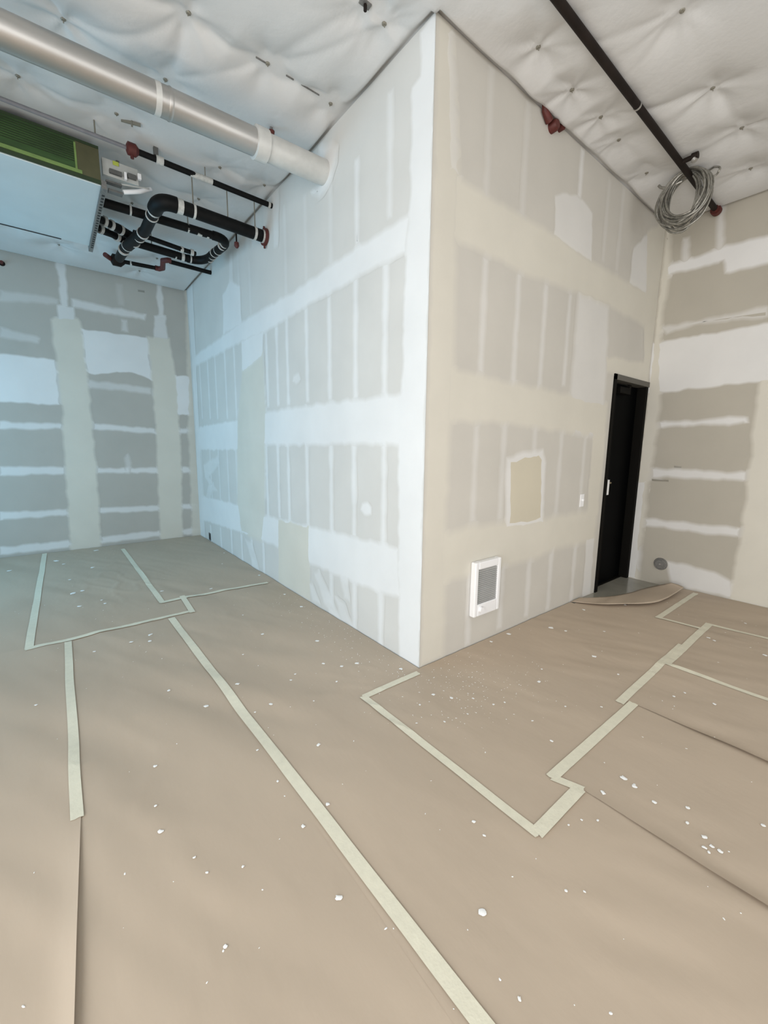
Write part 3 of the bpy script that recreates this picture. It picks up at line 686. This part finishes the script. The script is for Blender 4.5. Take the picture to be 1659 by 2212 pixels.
for y, w_ in ((2.78, .014), (2.84, .014), (2.98, .012), (3.06, .012), (3.14, .012), (3.22, .014)): ring((-.20 if y < 3 else -.212, y, Z2), Y1, R2*1.24, w_, 'band', s)
for x, w_ in ((-.37, .014), (-.45, .03), (-.52, .014)): ring((x, 3.38, Z2), X1, R2*1.15, w_, 'band', s)
for x, w_ in ((-.40, .03), (-.50, .03)): ring((x, 3.20, Z2), X1, R2*.85, w_, 'band', s)
rod(-.56, 2.69, Z2+R2, s); rod(-.75, 3.36, Z2+R2, s)
# valve train at the unit's end
build('valve_pipe', MB().tube([(-1.24, 3.03, Z2), (-1.17, 3.06, Z2), (-1.08, 3.12, Z2), (-.94, 3.22, Z2)], [.034, .028, .042, .038], 14), 'black_pipe', s, True)
build('valve_pipe', MB().tube([(-1.24, 3.22, Z2), (-1.12, 3.28, Z2), (-1.0, 3.36, Z2)], [.028, .032, .034], 14), 'black_pipe', s, True)
for p, d in (((-1.185, 3.055, Z2), (1, .4, 0)), ((-1.13, 3.09, Z2), (1, .5, 0)), ((-1.05, 3.14, Z2), (1, .6, 0)), ((-1.20, 3.24, Z2), (1, .5, 0)), ((-1.06, 3.32, Z2), (1, .6, 0))): ring(p, d, .044, .025, 'band', s)
build('drain_tube', MB().tube([(-1.24, 3.30, Z2-.01), (-1.0, 3.36, Z2-.01)], .006, 8), 'black_pipe', s, True)
# sprinkler line in front of the unit
ZS, RS = 3.57, .017
s = empty('sprinkler_line', (-.6, 2.03, ZS), 'thin black sprinkler pipe nearest the duct, with red coupling', 'pipe')
build('black_run', MB().tube([(-.003, 2.053, ZS), (-1.06, 2.022, ZS)], RS*1.25, 14), 'black_pipe', s, True)
build('grey_run', MB().tube([(-1.10, 2.022, ZS), (-3.4, 2.02, ZS)], RS*.75, 14), 'greypipe', s, True)
build('coupling', MB().tube([(-1.055, 2.022, ZS), (-1.075, 2.022, ZS), (-1.125, 2.022, ZS), (-1.135, 2.022, ZS)], [.022, .042, .042, .022], 16), 'red', s, True)
build('coupling_bolt', MB().tube([(-1.10, 2.022, ZS-.03), (-1.10, 2.022, ZS-.06)], .012, 8), 'red', s, True)
ring((-.915, 2.026, ZS), X1, .030, .05, 'band', s, 'pipe_clamp'); build('clamp_bracket', MB().box((-.955, 2.005, ZS+.02), (-.925, 2.03, ZS+.075)), 'darkbox', s)
ring((-.61, 2.035, ZS), X1, RS*1.32, .17, 'band', s, 'pipe_label')
rod(-.58, 2.036, ZS-.02, s, .004)
rod(-1.32, 2.02, ZS, s)
ring((-.03, 2.052, ZS), X1, RS*1.4, .02, 'band', s)
# far sprinkler line with red offset
ZT = 3.55
s = empty('offset_sprinkler_line', (-.5, 4.0, ZT), 'thin black sprinkler pipe by the far wall with a red offset fitting', 'pipe')
g0, g1, g2, g3 = at(455, 589, 2, ZT), at(366, 565, 2, ZT), at(343, 580, 2, ZT), at(262, 565, 2, ZT)
build('wall_run', MB().tube([(-.003, g0.y, ZT), g1], RS*1.4, 12), 'black_pipe', s, True)
k0, k1 = at(363, 562, 2, ZT), at(345, 581, 2, ZT)
build('offset_fitting', MB().tube([k0+X1*.03, k0, lerp(k0, k1, .15)-X1*.04, lerp(k0, k1, .85)+X1*.02, k1-X1*.005, k1-X1*.05], RS*1.7, 14), 'red', s, True)
g2 = k1-X1*.03
build('rear_run', MB().tube([g2, (-.97, g2.y+.06, ZT)], RS*1.3, 12), 'black_pipe', s, True)
build('tee_fitting', MB().tube([(-.88, g2.y+.05, ZT), (-.92, g2.y+.06, ZT), (-1.0, g2.y+.06, ZT), (-1.02, g2.y+.06, ZT)], [.026, .062, .062, .026], 14), 'brown_pipe', s, True)
build('end_cap', MB().tube([(-1.02, g2.y+.05, ZT), (-1.08, g2.y-.03, ZT)], .026, 12), 'red', s, True)
ring((-.82, g2.y+.04, ZT), X1, .024, .02, 'band', s)
# little sprinkler on the return pipe
p = at(521, 515, 1, 2.9)
p = Vector((-.13, 2.62, 3.40))
s = empty('pendent_sprinkler', (p.x, p.y, 3.36), 'tiny dark red sprinkler head beside the thick header pipe', 'sprinkler')
build('stem', MB().tube([(p.x, p.y, cz(p.x, p.y)+.01), (p.x, p.y, 3.42)], .008, 8), 'brown_pipe', s, True)
build('head', MB().tube([(p.x, p.y, 3.425), (p.x, p.y, 3.395), (p.x, p.y, 3.375)], [.022, .024, .012], 12), 'red', s, True)
# stub pipe end at the left edge of the far wall
p = at(4, 569, 1, LA)
s = empty('pipe_stub', (p.x, LA, p.z), 'tiny dark red pipe stub high on the far wall at the left edge', 'pipe')
build('stub', MB().tube([(p.x, LA-.003, p.z), (p.x, LA-.06, p.z)], .016, 10), 'red', s, True)
build('escutcheon', MB().tube([(p.x, LA-.002, p.z), (p.x, LA-.012, p.z)], [.03, .026], 12), 'brown_pipe', s, True)

# ---------------------------------------------------------------- pipe on the right
ZR, RR = 3.605, .0225
q0 = at(1205, 0, 2, ZR); q1 = Vector((LB-.004, -.425, ZR)); dq = (q1-q0).normalized(); qs = q0+dq*((XW+.03-q0.x)/dq.x)
s = empty('sprinkler_main', (LB, -.43, ZR), 'long dark brown sprinkler pipe under the right half of the ceiling', 'pipe')
build('pipe_run', MB().tube([q1, qs], RR, 18), 'brown_pipe', s, True)
px_ = lambda x: q0+dq*((x-q0.x)/dq.x)
ring(px_(LB-.05), dq, RR*1.8, .05, 'red', s, 'wall_coupling', 18); ring(px_(LB-.09), dq, RR*1.3, .03, 'red', s, 'coupling_lip', 18)
ring(px_(LB-.38), dq, RR*1.35, .05, 'red', s, 'pipe_coupling', 18)
hx2 = at(1378, 228, 2, ZR).x
ring(px_(hx2), dq, RR*1.1, .014, 'galv', s, 'hanger_ring'); rod(px_(hx2).x, px_(hx2).y, ZR+RR, s)
o1 = px_(at(1468, 352, 2, ZR).x)
build('outlet', MB().tube([o1, o1+Vector((.0, -.085, .0))], .017, 12), 'brown_pipe', s, True)
build('outlet_sprinkler', MB().tube([o1+Vector((0, -.075, .0)), o1+Vector((.0, -.115, .0))], [.026, .024], 12), 'brown_pipe', s, True)
build('outlet_deflector', MB().tube([o1+Vector((0, -.09, -.018)), o1+Vector((.0, -.10, -.034))], [.022, .018], 12), 'galv', s, True)
# coil of flexible conduit hung on the pipe
cc = px_(2.46)
s = empty('conduit_coil', (cc.x, cc.y, ZR), 'coil of grey flexible conduit hung over the dark pipe', 'cable coil')
rnd = random.Random(11)
def loop(cx, cy_, cz_, ry, rz, tilt, skew, r, name, m='conduit', ph=0, turns=1.0, n=46, wobble=.01):
    pts = []
    sd = rnd.uniform(0, 40)
    for i in range(n+1):
        a = ph+turns*2*math.pi*i/n
        y = ry*math.sin(a); z = rz*math.cos(a); wv = wobble*noise.noise(Vector((math.cos(a)*1.4+sd, math.sin(a)*1.4, sd)))
        pts.append((cx+tilt*z+skew*y+wv*2, cy_+y*(1+wv*3), cz_+z*(1+wv*3)))
    return build(name, MB().tube(pts, r, 7, cap=True), m, s, True)
for i in range(15):
    rz = .172+rnd.uniform(-.012, .026); ry = .145+rnd.uniform(-.022, .032)
    loop(cc.x+rnd.uniform(-.06, .06), cc.y+rnd.uniform(.0, .055)*(1 if i % 3 else .4), ZR+.036-rz, ry, rz, rnd.uniform(-.12, .12), rnd.uniform(-.15, .15), .0072, 'conduit_loop', ph=rnd.uniform(0, 6))
for i in range(5):
    rz = .188+rnd.uniform(-.01, .022); ry = .125+rnd.uniform(-.02, .02)
    loop(cc.x+rnd.uniform(-.05, .05), cc.y+.05+rnd.uniform(-.02, .02), ZR+.036-rz, ry, rz, rnd.uniform(-.1, .1), rnd.uniform(-.2, .2), .0072, 'conduit_loop')
loop(cc.x+.05, cc.y-.12, ZR-.01, .06, .036, 0, .1, .007, 'tie_loop', turns=1)
T0 = [Vector((cc.x, cc.y+.06, ZR-.005)), Vector((cc.x-.02, cc.y+.13, ZR-.02)), Vector((cc.x-.03, cc.y+.19, ZR-.01)), Vector((cc.x-.03, cc.y+.22, ZR+.02))]
build('loose_end', MB().tube([cr(T0, t/14) for t in range(15)], .010, 8), 'conduit', s, True)
# red elbow at the top of the right face
s = empty('red_elbow', (1.12, -.02, 3.62), 'dark red pipe elbow poking out at the top of the right face', 'pipe fitting')
a0, a1, a2 = at(1177, 238, 1, -.025), at(1187, 262, 1, -.025), at(1197, 272, 1, -.025)
a0.z = min(a0.z, H+.02)
build('elbow_arm', MB().tube([a0+Vector((-.005, .0, .03)), a0, a1], [.017, .02, .026], 12), 'red', s, True)
build('elbow_body', MB().tube([a2+Vector((0, .03, 0)), a2+Vector((0, -.012, 0)), a2+Vector((0, -.028, 0))], [.036, .036, .026], 16), 'red', s, True)
a3 = at(1213, 275, 1, -.02)
build('plug', MB().tube([a3+Vector((0, .02, 0)), a3+Vector((0, -.016, 0))], .022, 12), 'red', s, True)
# ceiling bracket at the top edge
p = at(789, 4, 2, H)
s = empty('ceiling_bracket', (p.x, p.y, cz(p.x, p.y)-.03), 'small brownish bracket on the ceiling at the top edge of the picture', 'bracket')
zc = cz(p.x, p.y)
build('bracket_plate', MB().box((p.x-.03, p.y-.016, zc-.008), (p.x+.03, p.y+.016, zc+.004)), 'capgrey', s)
build('bracket_stud', MB().tube([(p.x, p.y, zc-.006), (p.x, p.y, zc-.035)], .009, 8), 'brown_pipe', s, True)
# bent hanger strap left of the red coupling
p = at(285, 270, 2, H-.03); zc = cz(p.x, p.y)
s = empty('hanger_strap', (p.x, p.y, zc-.04), 'thin dark hanger strap on the ceiling above the grey pipe', 'strap')
build('strap', MB().quadbox([(p.x-.06, p.y+.03, zc-.012), (p.x+.05, p.y-.03, zc-.03), (p.x+.05, p.y-.022, zc-.03), (p.x-.06, p.y+.038, zc-.012)], (0, 0, .02)), 'pin', s)
build('strap_bolt', MB().tube([(p.x, p.y, zc+.01), (p.x, p.y, zc-.035)], .006, 8), 'pin', s, True)

# ---------------------------------------------------------------- dried plaster on the paper
def blob(seed, n=11):
    r = random.Random(seed); V = [Vector((0, 0, .35))]; 
    rad = [r.uniform(.65, 1.15) for _ in range(n)]
    for k in range(n): V.append(Vector((rad[k]*.6*math.cos(k*6.283/n), rad[k]*.6*math.sin(k*6.283/n), .28)))
    for k in range(n): V.append(Vector((rad[k]*math.cos(k*6.283/n), rad[k]*math.sin(k*6.283/n), 0)))
    F = [(0, 1+k, 1+(k+1) % n) for k in range(n)]+[(1+k, 1+n+k, 1+n+(k+1) % n, 1+(k+1) % n) for k in range(n)]
    me = bpy.data.meshes.new('plaster_drop'); me.from_pydata([tuple(p) for p in V], [], F); me.materials.append(M['plaster'])
    for p in me.polygons: p.use_smooth = True
    return me
blobs = [blob(i) for i in range(6)]
WHERE = ['at the far left', 'between the two far tapes', 'in the far inside corner', 'left of the longest tape', 'at the lower left edge', 'right of the longest tape', 'below the wall heater',
         'at the lower right', 'above the lifted right seam', 'between the two right-hand tapes', 'by the right return wall']
# (px, py, width px, label or None)
DROPS = [(1041, 1974, 17, 'largest dried plaster lump, alone on the paper near the bottom'), (732, 1942, 17, 'greyish plaster smear near the longest tape'),
 (866, 1447, 14, 'plaster drop just left of the corner\'s foot'), (771, 1435, 15, 'plaster drop left of the corner, beside two smaller splashes'), (698, 1435, 11, None), (738, 1441, 10, None), (685, 1386, 11, None),
 (651, 1312, 13, 'plaster drop close to the left face'), (1190, 1358, 15, 'plaster drop near the loose paper end'), (1061, 1388, 12, 'plaster drop below the heater'), (1098, 1371, 14, 'plaster drop at the foot of the right face'),
 (936, 1503, 11, None), (975, 1510, 10, None), (907, 1525, 9, None), (1261, 1319, 10, None), (1350, 1308, 9, None), (628, 1469, 8, None), (727, 1473, 8, None), (678, 1516, 6, None),
 (688, 1611, 12, None), (708, 1740, 12, None), (655, 1787, 12, None), (1024, 1778, 11, None), (1046, 1808, 8, None), (1191, 1603, 10, None), (1347, 1684, 15, 'elongated plaster flake, upper of a pair on the right'), (1370, 1702, 14, None),
 (1302, 1716, 14, None), (1414, 1737, 12, None), (1485, 1749, 8, None), (1484, 1781, 8, None), (1521, 1812, 12, None), (1521, 1836, 10, None), (1537, 1833, 9, None), (1531, 1847, 8, None), (1555, 1844, 9, None), (1648, 1787, 9, None),
 (1122, 2162, 9, None), (347, 1801, 13, None), (1283, 1420, 13, None), (1335, 1459, 8, None), (1222, 1365, 8, None), (1170, 1448, 7, None), (1164, 1475, 12, None), (1305, 1366, 6, None), (1530, 1380, 9, None), (1542, 1386, 8, None),
 (1652, 1418, 9, None), (1455, 1507, 8, None), (1543, 1524, 9, None), (1479, 1499, 7, None), (1336, 1546, 7, None), (1221, 1529, 6, None), (1299, 1530, 6, None), (1610, 1348, 7, None),
 (122, 1213, 14, None), (20, 1234, 9, None), (200, 1227, 12, None), (137, 1220, 9, None), (158, 1284, 13, None), (178, 1278, 12, None), (208, 1190, 12, None), (151, 1254, 7, None), (172, 1312, 12, None), (220, 1299, 8, None), (227, 1306, 9, None),
 (324, 1388, 11, None), (284, 1390, 9, None), (325, 1373, 12, None), (204, 1408, 10, None), (365, 1493, 10, None), (445, 1526, 12, None), (585, 1524, 10, None), (513, 1482, 11, None), (551, 1539, 7, None), (525, 1415, 7, None), (525, 1330, 6, None),
 (560, 1245, 9, None), (484, 1196, 6, None), (350, 1279, 9, None), (456, 1274, 10, None), (480, 1219, 6, None), (615, 1286, 9, None), (567, 1371, 8, None), (638, 1456, 8, None), (600, 1690, 8, None), (900, 1565, 6, None), (1010, 1545, 6, None), (1090, 1520, 7, None),
 (1066, 1525, 7, None), (960, 1562, 7, None), (1022, 1512, 7, None), (1150, 1560, 7, None), (1256, 1775, 8, None), (1228, 1786, 7, None), (1291, 1776, 7, None), (1222, 1929, 8, None), (1262, 1931, 7, None), (420, 1857, 7, None), (525, 1875, 8, None), (448, 1890, 7, None), (487, 2048, 8, None),
 (336, 1745, 7, None), (556, 1623, 9, None), (335, 1656, 9, None), (78, 1527, 8, None)]
for i, (px, py, wpx, lab) in enumerate(DROPS):
    p = at(px, py, 2, .008)
    if p.x > -.002 and p.y > -.002: continue
    dist = (p-CAM).length; rad = wpx*.33*dist/FPX
    o = bpy.data.objects.new('plaster_drop', blobs[i % 6]); col.objects.link(o)
    tp = top(p.x, p.y); o.location = (p.x, p.y, (tp[2] if tp else .006)+.0022); o.scale = (rad*random.uniform(.8, 1.25), rad*random.uniform(.8, 1.2), rad*.35); o.rotation_euler = (0, 0, random.uniform(0, 6.28))
    ki = [q_[3] for q_ in SHEETS].index(tp[1]) if tp else 6
    tag(o, lab or 'small white plaster drop on the paper '+WHERE[ki], 'plaster drop', 'plaster drops on the paper '+WHERE[ki])
rs = random.Random(5); SP = {}
def speck(x, y, r):
    tp = top(x, y)
    if not tp: return
    mb = SP.setdefault(tp[1].name, (MB(), tp[1]))[0]
    n = 6; z = tp[2]+.0006; b = len(mb.v); st_ = rs.uniform(1, 2.2); an = rs.uniform(0, 3.14)
    mb.v.append(Vector((x, y, z+r*.3)))
    for k in range(n):
        a = k*6.283/n; u_, v_ = r*st_*math.cos(a)*rs.uniform(.7, 1.1), r*math.sin(a)*rs.uniform(.7, 1.1)
        mb.v.append(Vector((x+u_*math.cos(an)-v_*math.sin(an), y+u_*math.sin(an)+v_*math.cos(an), z)))
    for k in range(n): mb.f.append((b, b+1+k, b+1+(k+1) % n))
for i in range(700):
    x, y = rs.uniform(-3, 3.1), rs.uniform(-2.2, 4.9)
    if (x > -.03 and y > -.03): continue
    speck(x, y, rs.choice((.0015, .002, .002, .003, .0035)))
for i in range(260):                       # denser round the foot of the corner
    x, y = .12+rs.gauss(0, .25), -.28+rs.gauss(0, .22)
    if (x > -.03 and y > -.03): continue
    speck(x, y, rs.choice((.0015, .002, .003)))
for i in range(120):
    t = rs.uniform(0, 1.8); speck(rs.uniform(-.35, -.04), t, rs.choice((.002, .003)))
for mb, par in SP.values():
    tag(build('plaster_specks', mb, 'plaster', par), 'fine white plaster specks', None, kind='stuff')
